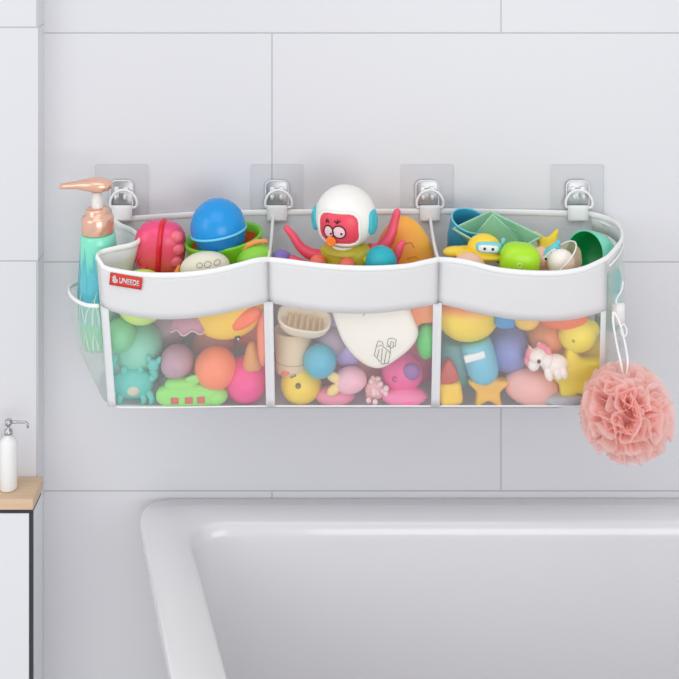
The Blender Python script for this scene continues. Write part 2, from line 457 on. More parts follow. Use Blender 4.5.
# dividers with piping along their tops
for (xa, ya, xf) in ((273, 216, 268), (430, 216, 439)):
    i = 0 if xa < 300 else 1
    top = [W(xa, ya, .008).lerp(W(xf, 261, .158), q/8) - Vector((0,0,.010*math.sin(PI*q/8))) for q in range(9)]
    bot = [W(xa, 362, .008).lerp(W(BOTX[i+1], 406, .147), q/8) for q in range(9)]
    for v in bot: v.z = W(0, 406, .148).z+.001
    bm = bmesh.new(); grid(bm, [[a.lerp(b, k/6) for a, b in zip(top, bot)] for k in range(7)]); dv_ = opart('divider', bm, MESHD)
    bm = bmesh.new(); tube(bm, top, .0024, 8); opart('divider_piping', bm, BIND, dv_)
# side pockets
for side, topP, botP in (
    ('L', [(99,306,.147), (86,305,.142), (74,299,.122), (69,291,.090), (73,285,.060), (90,281,.030), (112,279,.014)],
          [(109,403,.147), (106,402,.140), (102,397,.125), (99,390,.100), (99,380,.075), (104,370,.04), (112,364,.014)]),
    ('R', [(609,266,.147), (617,258,.126), (622.5,247,.09), (622,238,.06), (615,229,.035), (600,222,.014)],
          [(605,405,.147), (608,404,.142), (611,398,.120), (611,389,.090), (609,377,.05), (606,364,.014)])):
    n = 6; A = [W(*p) for p in smooth_path(topP, n)]; B = [W(*p) for p in smooth_path(botP, n)]
    bm = bmesh.new(); rows = []
    for k in range(9):
        t = k/8; rows.append([a.lerp(b, t) + Vector((-(1 if side == 'L' else -1)*.010*math.sin(PI*t)*math.sin(PI*j/(len(A)-1)), 0, 0)) for j, (a, b) in enumerate(zip(A, B))])
    grid(bm, rows); sp_ = opart('side_pocket', bm, sheer('pocket_mesh_'+side, (240,242,242), .42 if side == 'L' else .30, trans=.4))
    bm = bmesh.new(); tube(bm, A, .0030 if side == 'L' else .0012, 8, up=(0,0,1), r2=.0019 if side == 'L' else .0012); opart('pocket_binding', bm, BIND, sp_)
    bm = bmesh.new(); grid(bm, [B, [W((109 if side == 'L' else 604)+(3 if side == 'L' else 2)*j/(len(B)-1), 405-42*j/(len(B)-1), .147-.139*j/(len(B)-1)) for j in range(len(B))]])
    opart('pocket_floor', bm, LINING, sp_)
# webbing straps and rings
HX = [122, 277, 430, 578]; PX0 = [122, 277, 427, 577]; RX = [123.5, 278.5, 430, 579]
for i, hx in enumerate(HX):
    bm = bmesh.new()
    ps = [W(hx, 221, .0125), W(hx, 212, .0122), W(hx, 206.5, .0112), W(hx, 205.6, .0075), W(hx, 207, .0040), W(hx, 214, .0030)]
    ps = smooth_path(ps, 4); rows = [[p+Vector((o_, 0, 0)) for o_ in (-.0155, -.005, .005, .0155)] for p in ps]
    grid(bm, rows); st = opart('strap', bm, BIND, solid=.0012)
    bm = bmesh.new(); z0 = 207
    pts = [(-12,0), (-13.4,3), (-12.5,8), (-9,13.5), (-4,16.5), (0,17.2), (4,16.5), (9,13.5), (12.5,8), (13.4,3), (12,0), (8,-.6), (0,-.8), (-8,-.6)]
    tube(bm, smooth_path([W(RX[i]+x, z0-z, .0085) for x, z in pts], 4, True), .0021, 8, closed=True)
    opart('d_ring', bm, WHITE, st)
# red woven tag
TM = plastic('red_label', (214,52,44), .6)
cor = [(110.5,272.5), (142.5,278.2), (141.2,289.8), (109.4,284.6)]
def tagpt(u, v, off):
    a = Vector(cor[3]).lerp(Vector(cor[2]), u); b = Vector(cor[0]).lerp(Vector(cor[1]), u); q = a.lerp(b, v)
    return W(q.x, q.y, FD(q.x, q.y)+.004+off)
bm = bmesh.new()
grid(bm, [[tagpt(u/10, v/4, 0) for u in range(11)] for v in range(5)])
tg = opart('brand_tag', bm, TM, solid=.001, label='red woven label with white lettering')
def text_mesh(s, size=1):
    cu = bpy.data.curves.new('lettering', 'FONT'); cu.body = s; cu.size = size; cu.offset = .02; cu.resolution_u = 3; cu.align_x = 'LEFT'
    o = bpy.data.objects.new('lettering', cu); C.objects.link(o)
    dg = bpy.context.evaluated_depsgraph_get(); dg.update()
    me = bpy.data.meshes.new_from_object(o.evaluated_get(dg)); bpy.data.objects.remove(o); bpy.data.curves.remove(cu)
    return me
me = text_mesh('UNEEDE'); bm = bmesh.new(); bm.from_mesh(me); bpy.data.meshes.remove(me)
x0 = min(v.co.x for v in bm.verts); x1 = max(v.co.x for v in bm.verts); y0 = min(v.co.y for v in bm.verts); y1 = max(v.co.y for v in bm.verts)
for v in bm.verts: v.co = tagpt(.29+.63*(v.co.x-x0)/(x1-x0), .27+.46*(v.co.y-y0)/(y1-y0), .0010)
r_ = bmesh.ops.solidify(bm, geom=bm.faces[:], thickness=.0004)
opart('lettering', bm, WHITE, tg, False)
bm = bmesh.new()
for (cx, cy, rx, ry) in ((.135,.66,.050,.17), (.165,.40,.090,.20), (.085,.62,.028,.06)):
    ce = bm.verts.new(tagpt(cx, cy, .0012)); rg = [bm.verts.new(tagpt(cx+rx*math.cos(2*PI*j/18), cy+ry*math.sin(2*PI*j/18), .0012)) for j in range(18)]
    for j in range(18): bm.faces.new((ce, rg[j], rg[(j+1) % 18]))
bmesh.ops.solidify(bm, geom=bm.faces[:], thickness=.0004)
opart('duck_emblem', bm, WHITE, tg, False)
# bath-ball hook at the right
bm = bmesh.new(); grid(bm, [[W(x, y, .132) for x in (611.5, 618, 624.5)] for y in (303, 312, 325)])
hk = opart('hook_tab', bm, BIND, solid=.003)
bm = bmesh.new(); tube(bm, smooth_path([W(623,281,.128), W(621.5,290,.133), W(616,300,.136), (W(617,304,.136))], 5), .0013, 8)
opart('hook_cord', bm, BIND, hk)
bm = bmesh.new(); tube(bm, smooth_path([W(623,324,.134), W(626.5,329,.138), W(626,335,.142), W(622.5,336,.142), W(621,330,.138)], 5, True), .0013, 8, closed=True)
opart('hook_ring', bm, WHITE, hk)

# ---------------------------------------------------------------- adhesive hooks on the wall
FILM = bpy.data.materials.new('clear_film'); FILM.use_nodes = True
n = FILM.node_tree.nodes; l = FILM.node_tree.links; n.clear()
o_ = n.new('ShaderNodeOutputMaterial'); mx = n.new('ShaderNodeMixShader'); a_ = n.new('ShaderNodeBsdfTransparent'); a_.inputs[0].default_value = (.972,.972,.974,1)
g_ = n.new('ShaderNodeBsdfGlossy'); g_.inputs['Roughness'].default_value = .12; fz = n.new('ShaderNodeTexNoise'); mx.inputs[0].default_value = .05
fr_ = n.new('ShaderNodeLayerWeight'); fr_.inputs[0].default_value = .08; l.new(fr_.outputs['Fresnel'], mx.inputs[0])
l.new(a_.outputs[0], mx.inputs[1]); l.new(g_.outputs[0], mx.inputs[2]); l.new(mx.outputs[0], o_.inputs[0])
CHR = plastic('satin_chrome', (176,176,179), .32, metal=.8)
PEG = plastic('clear_white_peg', (228,230,232), .15, coat=.6)
names = ['behind the shampoo pump', 'between the green cup and the helmeted toy', 'right of the helmeted octopus toy', 'at the right end above the green cup']
for i, x in enumerate(PX0):
    t = Toy('adhesive_hook', x, 190.5, .0, 'clear square adhesive wall hook ' + names[i], 'wall hook', group='clear adhesive hooks along the wall')
    def f(b):
        prism(b, rrect(26.5, 26.5, 2.5), -1.9, -.3, .4)
    t.part('adhesive_pad', FILM, f, label='transparent square film')
    hp = t.part('hook_plate', CHR, lambda b: prism(b, [(px_, pz-4.5) for px_, pz in rrect(11, 15, 6)], -3.0, -2.0, .4), label='satin metal plate')
    t.part('plate_edge', PEG, lambda b: tube(b, [(px_, -3.0, pz-4.5) for px_, pz in rrect(11.3, 15.3, 6.2)], .75, 6, closed=True), hp)
    def f(b):
        for sx in (-4.6, 4.6):
            roundbox(b, (sx-2.2, -4.6, -6.5), (sx+2.2, -3.05, 5), .6, 2)
            tube(b, [(sx,-4.5,-5.5), (sx,-8.6,-5.5), (sx,-9.4,-4.6), (sx,-9.4,-1.5)], 1.5, 8)
        roundbox(b, (-3, -4.4, -1.5), (3, -3.05, 1.2), .5, 2)
    t.part('hook_prongs', PEG, f, hp)
    t.done()

# ---------------------------------------------------------------- shampoo bottle
def body_col():
    m = plastic('teal_bottle', (98,205,190), .22, coat=.5); n = m.node_tree.nodes; l = m.node_tree.links
    tc = n.new('ShaderNodeTexCoord'); sp = n.new('ShaderNodeSeparateXYZ'); cr = n.new('ShaderNodeValToRGB')
    l.new(tc.outputs['Generated'], sp.inputs[0]); l.new(sp.outputs['Z'], cr.inputs[0])
    e = cr.color_ramp.elements; e.new(.5); e.new(.7)
    for i, (p, c) in enumerate([(0,(120,215,150)), (.45,(95,205,165)), (.60,(84,195,190)), (.9,(130,226,196))]): e[i].position = p; e[i].color = lin(c)
    l.new(cr.outputs[0], n['Principled BSDF'].inputs['Base Color']); return m
t = Toy('shampoo_bottle', 98, 233, .092, 'teal shampoo bottle with rose gold pump in the left side pocket', 'bottle', rot=(0, -1.5, 0))
prof = [(16,0), (17.2,-1.5), (17.6,-4), (18.6,-22), (20.5,-45), (21.8,-65), (21,-85), (18.5,-105), (17,-112), (14,-114)]
def rad(z):
    for (r0, z0), (r1, z1) in zip(prof, prof[1:]):
        if z0 >= z >= z1: return r0+(r1-r0)*(z-z0)/(z1-z0)
    return 16
t.part('bottle_body', body_col(), lambda b: lathe(b, [(0,0)]+prof+[(0,-114)], seg=48))
def leaf(b, a, z0, z1, w, lean, off=.25):
    N = 8; L, Rr = [], []
    for k in range(N+1):
        q = k/N; z = z0+(z1-z0)*q; ww = w*(1-q)**.8*(.6+.6*q if q < .5 else .9); aa = a+lean*q*q
        r = rad(z)+off
        for S, sg_ in ((L, -1), (Rr, 1)):
            an = R(aa)+sg_*ww/r; S.append(b.verts.new((r*math.sin(an), -r*math.cos(an), z)))
    for k in range(N): b.faces.new((L[k], Rr[k], Rr[k+1], L[k+1]))
def f(b):
    for a, z0, z1, w, ln in ((-62,-62,-12,4,-8), (-45,-64,-20,5,6), (-30,-66,-10,4,-5), (-14,-64,-26,5,8), (2,-64,-14,4,-6), (18,-62,-24,5,10), (36,-64,-16,4,4), (55,-64,-26,4,8), (-80,-62,-24,4,4)):
        leaf(b, a, z0, z1, w, ln)
    for k in range(12): leaf(b, -85+k*14, -84, -26, 6.8, 0, .2)
t.part('blue_leaf_print', plastic('blue_leaf', (92,190,204), .25, coat=.5), f)
def f(b):
    for a, z0, z1, w, ln in ((-60,-80,-52,1.8,-12), (-52,-82,-48,1.6,14), (-35,-80,-56,1.6,-20), (-30,-84,-58,1.8,30), (-8,-84,-50,1.7,14), (10,-84,-56,1.7,-16), (25,-84,-50,1.7,16), (-70,-84,-58,1.6,10)):
        leaf(b, a, z0, z1, w, ln, .5)
    for k in range(10): leaf(b, -80+k*17, -110, -84-5*(k % 3), 1.8, 10*(-1)**k, .5)
t.part('pale_grass_print', plastic('pale_grass', (206,240,226), .3, coat=.5), f)
ROSE = plastic('rose_gold', (240,192,168), .22, metal=.65)
t.part('collar', ROSE, lambda b: lathe(b, [(0,1), (15.6,.6), (16.2,1.5), (15.8,15), (15,17.5), (12,19), (11.4,20.5), (11.2,24), (9.6,25.6), (6.5,26), (0,26)], seg=48))
t.part('pump_neck', plastic('clear_neck', (226,224,220), .2, coat=.3), lambda b: lathe(b, [(5.6,26), (5.4,41), (0,41)]))
def f(b):
    # long spout tapering to the left
    rows = []
    for x, w, h, z in ((15.5,.5,.5,48), (15,3.6,2.8,48), (12,7.5,5.2,47.6), (5,9.8,6.8,48), (-3,9.8,7.0,48.4), (-10,8.2,6.0,48.6), (-20,6,4.0,48.6), (-30,4.6,3.2,48.0), (-36,3.6,2.6,47.4), (-37.5,1.5,1,47)):
        rows.append([b.verts.new((x, w*cspow(math.cos(2*PI*j/20), .9), z+h*cspow(math.sin(2*PI*j/20), .9))) for j in range(20)])
    for A, B in zip(rows, rows[1:]): bridge(b, A, B)
    b.faces.new(rows[0]); b.faces.new(rows[-1])
t.part('pump_head', ROSE, f)
t.done()
# second bottle in the right pocket
t = Toy('teal_bottle', 607, 305, .082, 'teal bottle tucked into the mesh pocket at the right end', 'bottle')
t.part('bottle_body', plastic('teal_glass', (90,196,190), .25, coat=.4), lambda b: lathe(b, [(0,-22), (10.5,-22), (12,-19), (13,20), (14,30), (12,36), (7,39), (0,39)]))
t.part('label_band', plastic('pale_teal', (176,226,222), .4), lambda b: lathe(b, [(12.9,-8), (13.3,-8), (13.6,16), (13.2,16)]))
t.done()

# ---------------------------------------------------------------- bath puff
t = Toy('bath_puff', 626, 413, .215, 'pink mesh bath puff hanging from the right end of the organizer', 'bath puff')
def f(b):
    rnd = random.Random(3)
    for s_ in range(64):
        ax = Vector((rnd.gauss(0,1), rnd.gauss(0,1), rnd.gauss(0,1))).normalized()
        if s_ < 26: ax = Vector((math.cos(2*PI*s_/26+.1)*1, rnd.uniform(-.15,.15)-.05, math.sin(2*PI*s_/26+.1))).normalized()
        a1 = ax.orthogonal().normalized(); a2 = ax.cross(a1)
        ph = rnd.uniform(0, 6.28); fr2 = rnd.uniform(2, 4.2); span = rnd.uniform(1.6, 2.9); st_ = rnd.uniform(0, 6.28); amp = rnd.uniform(6, 11)
        Rr = rnd.uniform(40, 48); N = 64; V = []
        for j in range(N+1):
            a = st_+span*j/N; row = []
            for k in range(6):
                q = k/5; rr = 15+(Rr-15)*q
                w = amp*q*math.sin(fr2*a*2+ph) + amp*.28*q*math.sin(fr2*a*4.1+ph*2+q*2)
                p = (a1*math.cos(a)+a2*math.sin(a))*rr*(1+.03*math.sin(a*fr2*3)) + ax*w
                p *= min(1, 48.5/max(p.length, 1)); row.append(b.verts.new(p))
            V.append(row)
        for A, B in zip(V, V[1:]):
            for k in range(5): b.faces.new((A[k], B[k], B[k+1], A[k+1]))
PUFF = sheer('pink_netting', (255,229,224), .80, weave=900, trans=.5)
t.part('netting', PUFF, f)
t.part('core', fabric('pink_core', (255,212,206), .4), lambda b: sph(b, (0,0,0), (24,24,24)))
def f(b):
    for sx in (-3.2, 3.4):
        tube(b, smooth_path([(sx*.3,4,32), (sx*1.1,8,48), (sx*1.3,24,62), (sx*1.0,40,74), (sx*.15-1.5,46,83)], 5), 1.15, 8)
t.part('hanging_cord', BIND, f); t.done()

# ---------------------------------------------------------------- toys: helpers
def ball(name, px, py, r, c, label, d=None, back=0, cat='toy ball', mat=None, rr=None, group=None, knob=True, rot=(0,0,0)):
    dd = (fd(px, py, r) if d is None else d) - back
    t = Toy('toy_ball', px, py, dd, label, cat, rot=rot, group=group)
    m = mat or plastic('toy_%d_%d_%d' % c, c, .38, sss=.1)
    rr = rr or (r, r, r)
    t.part('shell', m, lambda b: sph(b, (0,0,0), rr))
    if knob:
        t.part('squeeze_hole', plastic('toyring_%d_%d_%d' % c, tuple(max(0, v-12) for v in c), .4), lambda b: tube(b, [(1.1*math.cos(2*PI*j/16), -rr[1]*.992, 1.1*math.sin(2*PI*j/16)-rr[2]*.08) for j in range(16)], .25, 6, closed=True))
    return t.done()
def eye(b, x, y, z, r): sph(b, (x, y, z), (r, r*.5, r), seg=14, rings=8)
def fd(px, py, r): return FD(px, min(404, py+.45*r)) - (r*1.03+3.2)*kk(.13)

# ============ left pocket, top
t = Toy('squeeze_toy', 160, 247, .076, 'pink and orange ribbed squeeze toy with a red stripe', 'bath toy', rot=(0, 4, 0))
bd = t.part('shell', gradient('pink_orange', [(0,(255,120,70)), (.4,(244,92,110)), (1,(238,72,128))], rough=.25, sss=.15), lambda b: sph(b, (0,0,0), (26,17,26), e=(.75,.8)))
def f(b):
    P = []
    for j in range(40):
        a = 2*PI*j/40; P.append((1.5, 16.6*cspow(math.cos(a), .8), 25.6*cspow(math.sin(a), .8)))
    tube(b, P, 2.9, 8, closed=True)
t.part('stripe', plastic('toy_red', (226,28,52), .25), f, label='red band')
def f(b):
    for x, z in ((17,15), (19,3), (18,-9)): sph(b, (x,-11,z), (7,5,6), seg=18, rings=10)
t.part('ridges', plastic('toy_pink_soft', (246,112,132), .25, sss=.15), f)
t.part('ring_emboss', plastic('toy_pink_deep', (232,70,110), .3), lambda b: tube(b, [(-14+6*math.cos(2*PI*j/20), -14.2, -11+6*math.sin(2*PI*j/20)) for j in range(20)], 1, 6, closed=True))
t.done()

t = Toy('toy_bowl', 225, 247, .075, 'bright green bath toy bowl with orange inside under the blue ball', 'toy bowl', rot=(6, -8, 0))
t.part('outer_bowl', plastic('lime_green', (120,205,40), .3), lambda b: lathe(b, [(0,-24), (18,-24), (28,-18), (36,-4), (39,8), (40,10), (39,12), (36.5,11), (34,2)], sc=(1,.8)))
t.part('inner_bowl', plastic('toy_orange', (245,110,50), .3), lambda b: lathe(b, [(34.5,4), (31,-6), (24,-16), (0,-20)], sc=(1,.8)), label='orange lining')
t.done()
t = Toy('stacking_ball', 219, 227, .088, 'blue two-part toy ball with a pale rim on top of the pile', 'toy ball', rot=(0, -9, 0))
t.part('dome', plastic('toy_blue', (14,148,222), .25, sss=.08), lambda b: sph(b, (-1,0,0), (27.5,26,28.5), zmin=-.12))
t.part('rim', plastic('toy_lightblue', (110,205,240), .3), lambda b: tube(b, [(-1+27.4*math.cos(2*PI*j/40), 25.8*math.sin(2*PI*j/40), -4) for j in range(40)], 1.3, 8, closed=True))
t.part('lower_cup', plastic('toy_blue_deep', (12,122,190), .25), lambda b: lathe(b, [(25.5,-4), (25,-14), (21,-23), (10,-29), (0,-30)]))
t.done()
t = Toy('toy_ball', 254, 258, .105, 'lime green ball under an orange arc beside the blue ball', 'toy ball', rot=(0,-10,0))
t.part('shell', plastic('toy_limesoft', (150,222,70), .3, sss=.1), lambda b: sph(b, (0,0,0), (19,15,14)))
t.part('arc', plastic('toy_peachorange', (248,160,90), .35), lambda b: tube(b, smooth_path([(-27,0,-5), (-20,-3,5), (-8,-4,13), (6,-3,16.5), (16,0,14)], 6), [1.5]*6+[2.6]*13+[2.2]*6, 10), label='orange arc')
t.done()
t = Toy('toy_egg', 205, 267, .140, 'cream egg-shaped bath toy with line drawing at the left pocket rim', 'bath toy', rot=(0,-6,0))
t.part('shell', plastic('toy_cream', (232,228,206), .45, sss=.15), lambda b: sph(b, (0,0,0), (25,16,15), e=(1,1)))
def f(b):
    for x, r in ((-3,3), (5,3.5), (14,3)):
        P = [(x+r*math.cos(2*PI*j/12), 0, 7+r*.7*math.sin(2*PI*j/12)) for j in range(12)]
        P = [(p[0], -16*math.sqrt(max(.02, 1-(p[0]/25)**2-(p[2]/15)**2))-.1, p[2]) for p in P]
        tube(b, P, .35, 5, closed=True)
t.part('line_print', plastic('grey_line', (150,150,142), .5), f); t.done()
ball('lime_ball', 142, 297, 26.5, (206,240,110), 'pale lime ball showing above and below the white band at left', d=.128, knob=False)
single('orange_beak', 178, 270, .122, 'small orange beak piece beside the cream toy', 'toy part', plastic('toy_orange2', (250,150,50), .35), lambda b: lathe(b, [(0,6), (1.5,4), (4,-4), (4.5,-7), (0,-8)]), rot=(0,15,0))

# ============ left pocket, through the mesh
ball('mint_ball', 138, 347, 25, (136,214,190), 'mint green ball above the teal crab', back=.022, knob=False)
t = Toy('toy_crab', 133, 382, fd(133,382,17), 'teal crab bath toy in the lower left corner of the left pocket', 'bath toy')
TC = plastic('toy_teal', (88,200,190), .4, sss=.1)
t.part('body', TC, lambda b: (sph(b, (0,0,0), (21,13,15), e=(.9,1)), sph(b, (-8,-3,13), (4,4,5)), sph(b, (8,-3,13), (4,4,5))))
for sx in (-1, 1):
    def f(b):
        tube(b, smooth_path([(sx*14,-2,2), (sx*22,-3,8), (sx*20,-5,15)], 4), [4]*9, 10)
        sph(b, (sx*21,-5,19), (6,4,6)); sph(b, (sx*26,-5,23), (2.6,2.6,5), rot=(0,sx*25,0)); sph(b, (sx*17,-5,25), (2.6,2.6,5), rot=(0,-sx*20,0))
    t.part('claw', TC, f)
for sx in (-1, 1):
    for q in (8, 16):
        t.part('leg', TC, lambda b: tube(b, smooth_path([(sx*q,-4,-8), (sx*(q+4),-7,-13), (sx*(q+3),-7,-19)], 4), [3.6,3.6,3.5,3.3,3.2,3,2.8,2.5,2], 10))
t.part('belly_patch', plastic('toy_beige', (214,205,180), .5), lambda b: sph(b, (2,-10,-3), (7,4,6)), label='beige patch')
t.done()
t = Toy('toy_octopus', 190, 326, fd(190,326,18)-.006, 'dusky mauve dome toy with a scalloped edge below the white band', 'bath toy')
def f(b):
    N = 48; rows = []
    for q in range(9):
        a = q/8; z = 16*math.cos(a*PI/2*1.02); r = 19*math.sin(a*PI/2*1.02)**.8 if a else .01
        rows.append([b.verts.new((r*(1+.05*a*math.cos(7*2*PI*j/N))*math.cos(2*PI*j/N), .8*r*(1+.05*a*math.cos(7*2*PI*j/N))*math.sin(2*PI*j/N), z-a*a*(2*math.cos(7*2*PI*j/N)))) for j in range(N)])
    for A, B in zip(rows, rows[1:]): bridge(b, A, B)
    b.faces.new(rows[-1])
t.part('shell', plastic('toy_mauve', (196,140,162), .45, sss=.1), f)
t.part('scalloped_edge', plastic('toy_mauve_pale', (214,176,190), .45), lambda b: tube(b, [((19.2*(1+.05*math.cos(7*2*PI*j/56)))*math.cos(2*PI*j/56), .8*19.2*(1+.05*math.cos(7*2*PI*j/56))*math.sin(2*PI*j/56), -2*math.cos(7*2*PI*j/56)-1) for j in range(56)], 1, 6, closed=True))
t.done()
ball('mauve_ball', 177, 362, 17, (192,152,170), 'mauve ball left of the orange ball', back=.016)
t = Toy('rubber_duck', 228, 307, fd(232,310,26), 'large yellow toy duck head with an orange beak, upside down in the left pocket', 'rubber duck', rot=(0,-14,0))
t.part('head', gradient('duck_yellow', [(0,(252,214,60)), (1,(250,190,40))]), lambda b: sph(b, (0,0,0), (38,22,31)))
t.part('beak', plastic('duck_orange', (250,112,62), .35), lambda b: (sph(b, (17,-16.5,-9), (17,6.5,8), rot=(0,-16,0)), sph(b, (17,-17,-12), (15,6.5,5), rot=(0,-16,0))))
t.part('eye', BLACK, lambda b: (sph(b, (4,-11.5,-28), (3.2,2,2.3), seg=14, rings=8)))
t.part('eye_glint', WHITE, lambda b: sph(b, (4.6,-12.9,-28.4), (1.1,1,1), seg=10, rings=6))
t.done()
ball('orange_ball', 215.5, 368, 21, (255,140,98), 'orange ball between the mauve and hot pink balls')
ball('pink_ball', 246, 382, 22.5, (245,66,148), 'hot pink ball in the lower right of the left pocket')
single('toy_cone', 252, 354, fd(252,352,12)-.012, 'tan rounded cone standing above the hot pink ball', 'bath toy', plastic('toy_tan', (224,160,92), .45), lambda b: lathe(b, [(0,13), (2.5,12), (5,8), (8,-2), (10,-12), (9,-14), (0,-14)]))
t = Toy('toy_train', 190, 394, fd(190,394,10), 'lime green toy vehicle with three red windows on the pocket bottom', 'toy vehicle', rot=(0,-2,0))
LG = plastic('toy_applegreen', (148,228,112), .4, sss=.1)
t.part('body', LG, lambda b: (sph(b, (0,0,0), (34,10,11), e=(.7,.7)), sph(b, (-8,0,9), (17,8,7), e=(.6,.8)), sph(b, (26,0,-2), (12,10,9))))
for x in (-14, 0, 12):
    t.part('window', plastic('toy_brickred', (206,88,84), .4), lambda b: roundbox(b, (x-4,-10.8,-5), (x+4,-8,1.5), 1, 2))
t.part('roof_fin', LG, lambda b: sph(b, (4,-3,15), (10,3,5), rot=(0,-15,0)))
t.done()
single('peach_toy', 263.5, 338, fd(263,338,6)-.001, 'narrow peach toy squeezed against the seam under the duck', 'bath toy', plastic('toy_peachred', (244,140,110), .45, sss=.1), lambda b: sph(b, (0,0,0), (6.5,8,28), e=(.9,1)))
ball('green_ball', 120, 335, 16, (120,206,150), 'green ball against the left edge of the left pocket', back=.006, knob=False)

ball('mauve_ball', 165, 330, 20, (186,160,176), 'dull mauve ball deep behind the mint ball', d=.062, knob=False)
ball('coral_ball', 214, 345, 21, (226,150,140), 'coral ball deep behind the orange ball', d=.055, knob=False)
ball('rose_ball', 252, 332, 17, (240,140,120), 'warm red ball deep below the upside down duck', d=.052, knob=False)
ball('sea_green_ball', 150, 378, 20, (140,206,186), 'sea green ball deep between the crab and the toy vehicle', d=.060, knob=False)
ball('salmon_ball', 208, 384, 18, (236,170,160), 'salmon ball deep behind the green toy vehicle', d=.075, knob=False)
# ============ middle pocket, top
t = Toy('octopus_toy', 345.5, 233, .112, 'pink octopus bath toy in a white diver helmet and olive shirt', 'bath toy', rot=(0,0,-14))
PK = plastic('toy_coralpink', (238,84,108), .35, sss=.12)
hel = t.part('helmet', plastic('helmet_white', (244,241,236), .35, sss=.08), lambda b: (sph(b, (0,0,17), (31,28.5,30.5)), lathe(b, [(12,-16), (16,-15), (17.5,-13), (16,-10)], sc=(1,.9))))
fb = bmesh
def face_pt(x, z, off):
    x = x+6; q = 1-(x/31)**2-((z-17)/30.5)**2
    return (x, -28.5*math.sqrt(max(.05, q))-off, z)
def face_patch(b, pts, c, off, th=0):
    rows = []
    for s_, o_ in ((0,off), (.35,off), (.7,off), (.92,off), (1,off-.5), (1.02,off-3)):
        rows.append([b.verts.new(face_pt(c[0]+x*s_, c[1]+z*s_, o_)) for x, z in (pts if s_ else pts[:1])])
    for A, B in zip(rows, rows[1:]): bridge(b, A, B)
t.part('face', plastic('face_pink', (234,72,92), .35), lambda b: face_patch(b, dense(rrect(19.5,15.5,9,3)), (-7,12), 1.0), label='dark pink face')
t.part('helmet_frame', plastic('helmet_white', (244,241,236)), lambda b: tube(b, [face_pt(-7+x, 12+z, .6) for x, z in dense(rrect(20.7,16.5,10,3))], 1.5, 8, closed=True), hel)
for x, z, rx, rz in ((-16.5,9,5.2,6.6), (-5.5,10,6.6,6.4)):
    pts = [(rx*math.cos(2*PI*j/28), rz*math.sin(2*PI*j/28)) for j in range(28)]
    ey = t.part('eye', plastic('eye_pale', (244,206,212), .3), lambda b: face_patch(b, pts, (x, z), 1.5))
    t.part('eye_outline', BLACK, lambda b: tube(b, [face_pt(x+p[0], z+p[1], 1.6) for p in pts], .6, 6, closed=True), ey)
    t.part('pupil', BLACK, lambda b: face_patch(b, [(1.1*math.cos(2*PI*j/12), 1.1*math.sin(2*PI*j/12)) for j in range(12)], (x+2.4, z-1.5), 2.2), ey)
def f(b):
    tube(b, smooth_path([face_pt(-19,18,1.4), face_pt(-18,21.5,1.4), face_pt(-16,18.5,1.4)], 4), .6, 6)
    tube(b, [face_pt(-10,21,1.4), face_pt(-7.5,18.6,1.4), face_pt(-4,21.5,1.4)], .6, 6)
    tube(b, [face_pt(-7.3,19,1.4), face_pt(-6.6,22.5,1.4)], .5, 6)
t.part('eyebrows', BLACK, f)
t.part('mouth', plastic('mouth_orange', (252,128,36), .35), lambda b: (tube(b, [(-8+3.2*math.cos(2*PI*j/20), -27.4, 0+3.2*math.sin(2*PI*j/20)) for j in range(20)], 1.9, 8, closed=True), sph(b, (-8,-24.5,0), (4,4,4))), label='orange snout')
for sx, w in ((1,5.5), (-1,5.5)):
    t.part('ear_pad', plastic('toy_turquoise', (60,186,198), .3), lambda b: (sph(b, (sx*28.2,-4,15), (4.6,10,11.8), e=(.6,1)), sph(b, (sx*30,-4,15), (4,6.5,8), e=(.7,1))), hel, label='turquoise round ear pad')
t.part('shirt', plastic('toy_olive', (196,184,52), .4, sss=.08), lambda b: (sph(b, (2,0,-22), (29,19,14), e=(.8,1)), lathe(b, [(17,-12), (23,-13), (24,-17)], sc=(1,.85))))
t.part('shirt_button', plastic('toy_yellow_button', (240,216,60), .35), lambda b: sph(b, (24,-13,-20), (2.5,2,3)))
def tent(P, r):
    P = smooth_path(P, 5); n_ = len(P); return P, [r[0]+(r[1]-r[0])*(i/(n_-1)) for i in range(n_-1)]+[r[1]*.35]
for P, r in (([(-22,-4,-24), (-34,-8,-21), (-44,-10,-14), (-52,-12,-2), (-60,-12,6)], (7,2.8)),
             ([(24,4,-18), (34,8,-16), (43,11,-4), (47,13,10), (51,13,24)], (8.5,3.2)),
             ([(28,-4,-30), (44,-4,-30), (52,-5,-18), (57,-6,-6), (61,-6,-1)], (7,2.6)),
             ([(-20,-14,-30), (-34,-18,-30), (-46,-18,-26), (-53,-16,-23)], (6,3.6))):
    P, rr = tent(P, r)
    t.part('tentacle', PK, lambda b: tube(b, P, rr, 14))
for x in (-23, 7):
    t.part('foot', plastic('toy_coral', (246,120,96), .35), lambda b: (sph(b, (x,-22,-25), (8.5,7,8.5)), tube(b, [(x+4*math.cos(2*PI*j/16), -28.8, -25+4*math.sin(2*PI*j/16)) for j in range(16)], 1, 6, closed=True)))
t.done()
ball('turquoise_ball', 381, 262, 16, (28,176,190), 'turquoise ball in front of the right pink tentacles', d=.150, knob=False)
ball('purple_ball', 281, 262, 12, (140,120,200), 'small purple ball at the left end of the middle pocket', d=.10, knob=False)
t = Toy('orange_fin_toy', 404, 262, .062, 'orange-yellow rounded fin toy behind the raised pink tentacle', 'bath toy')
t.part('shell', gradient('fin_orange', [(0,(250,130,50)), (.35,(250,165,60)), (1,(255,196,84))], 'X', sss=.1), lambda b: sph(b, (0,0,0), (31,20,46), e=(1.15,1)))
t.part('moulded_lines', plastic('fin_line', (226,140,50), .5), lambda b: (tube(b, smooth_path([(2,-19.5,10), (10,-18,12), (14,-16.5,6), (10,-18,2)], 4), .4, 5), tube(b, smooth_path([(0,-17.2,24), (6,-16,25), (9,-16,20)], 4), .4, 5)))
t.done()

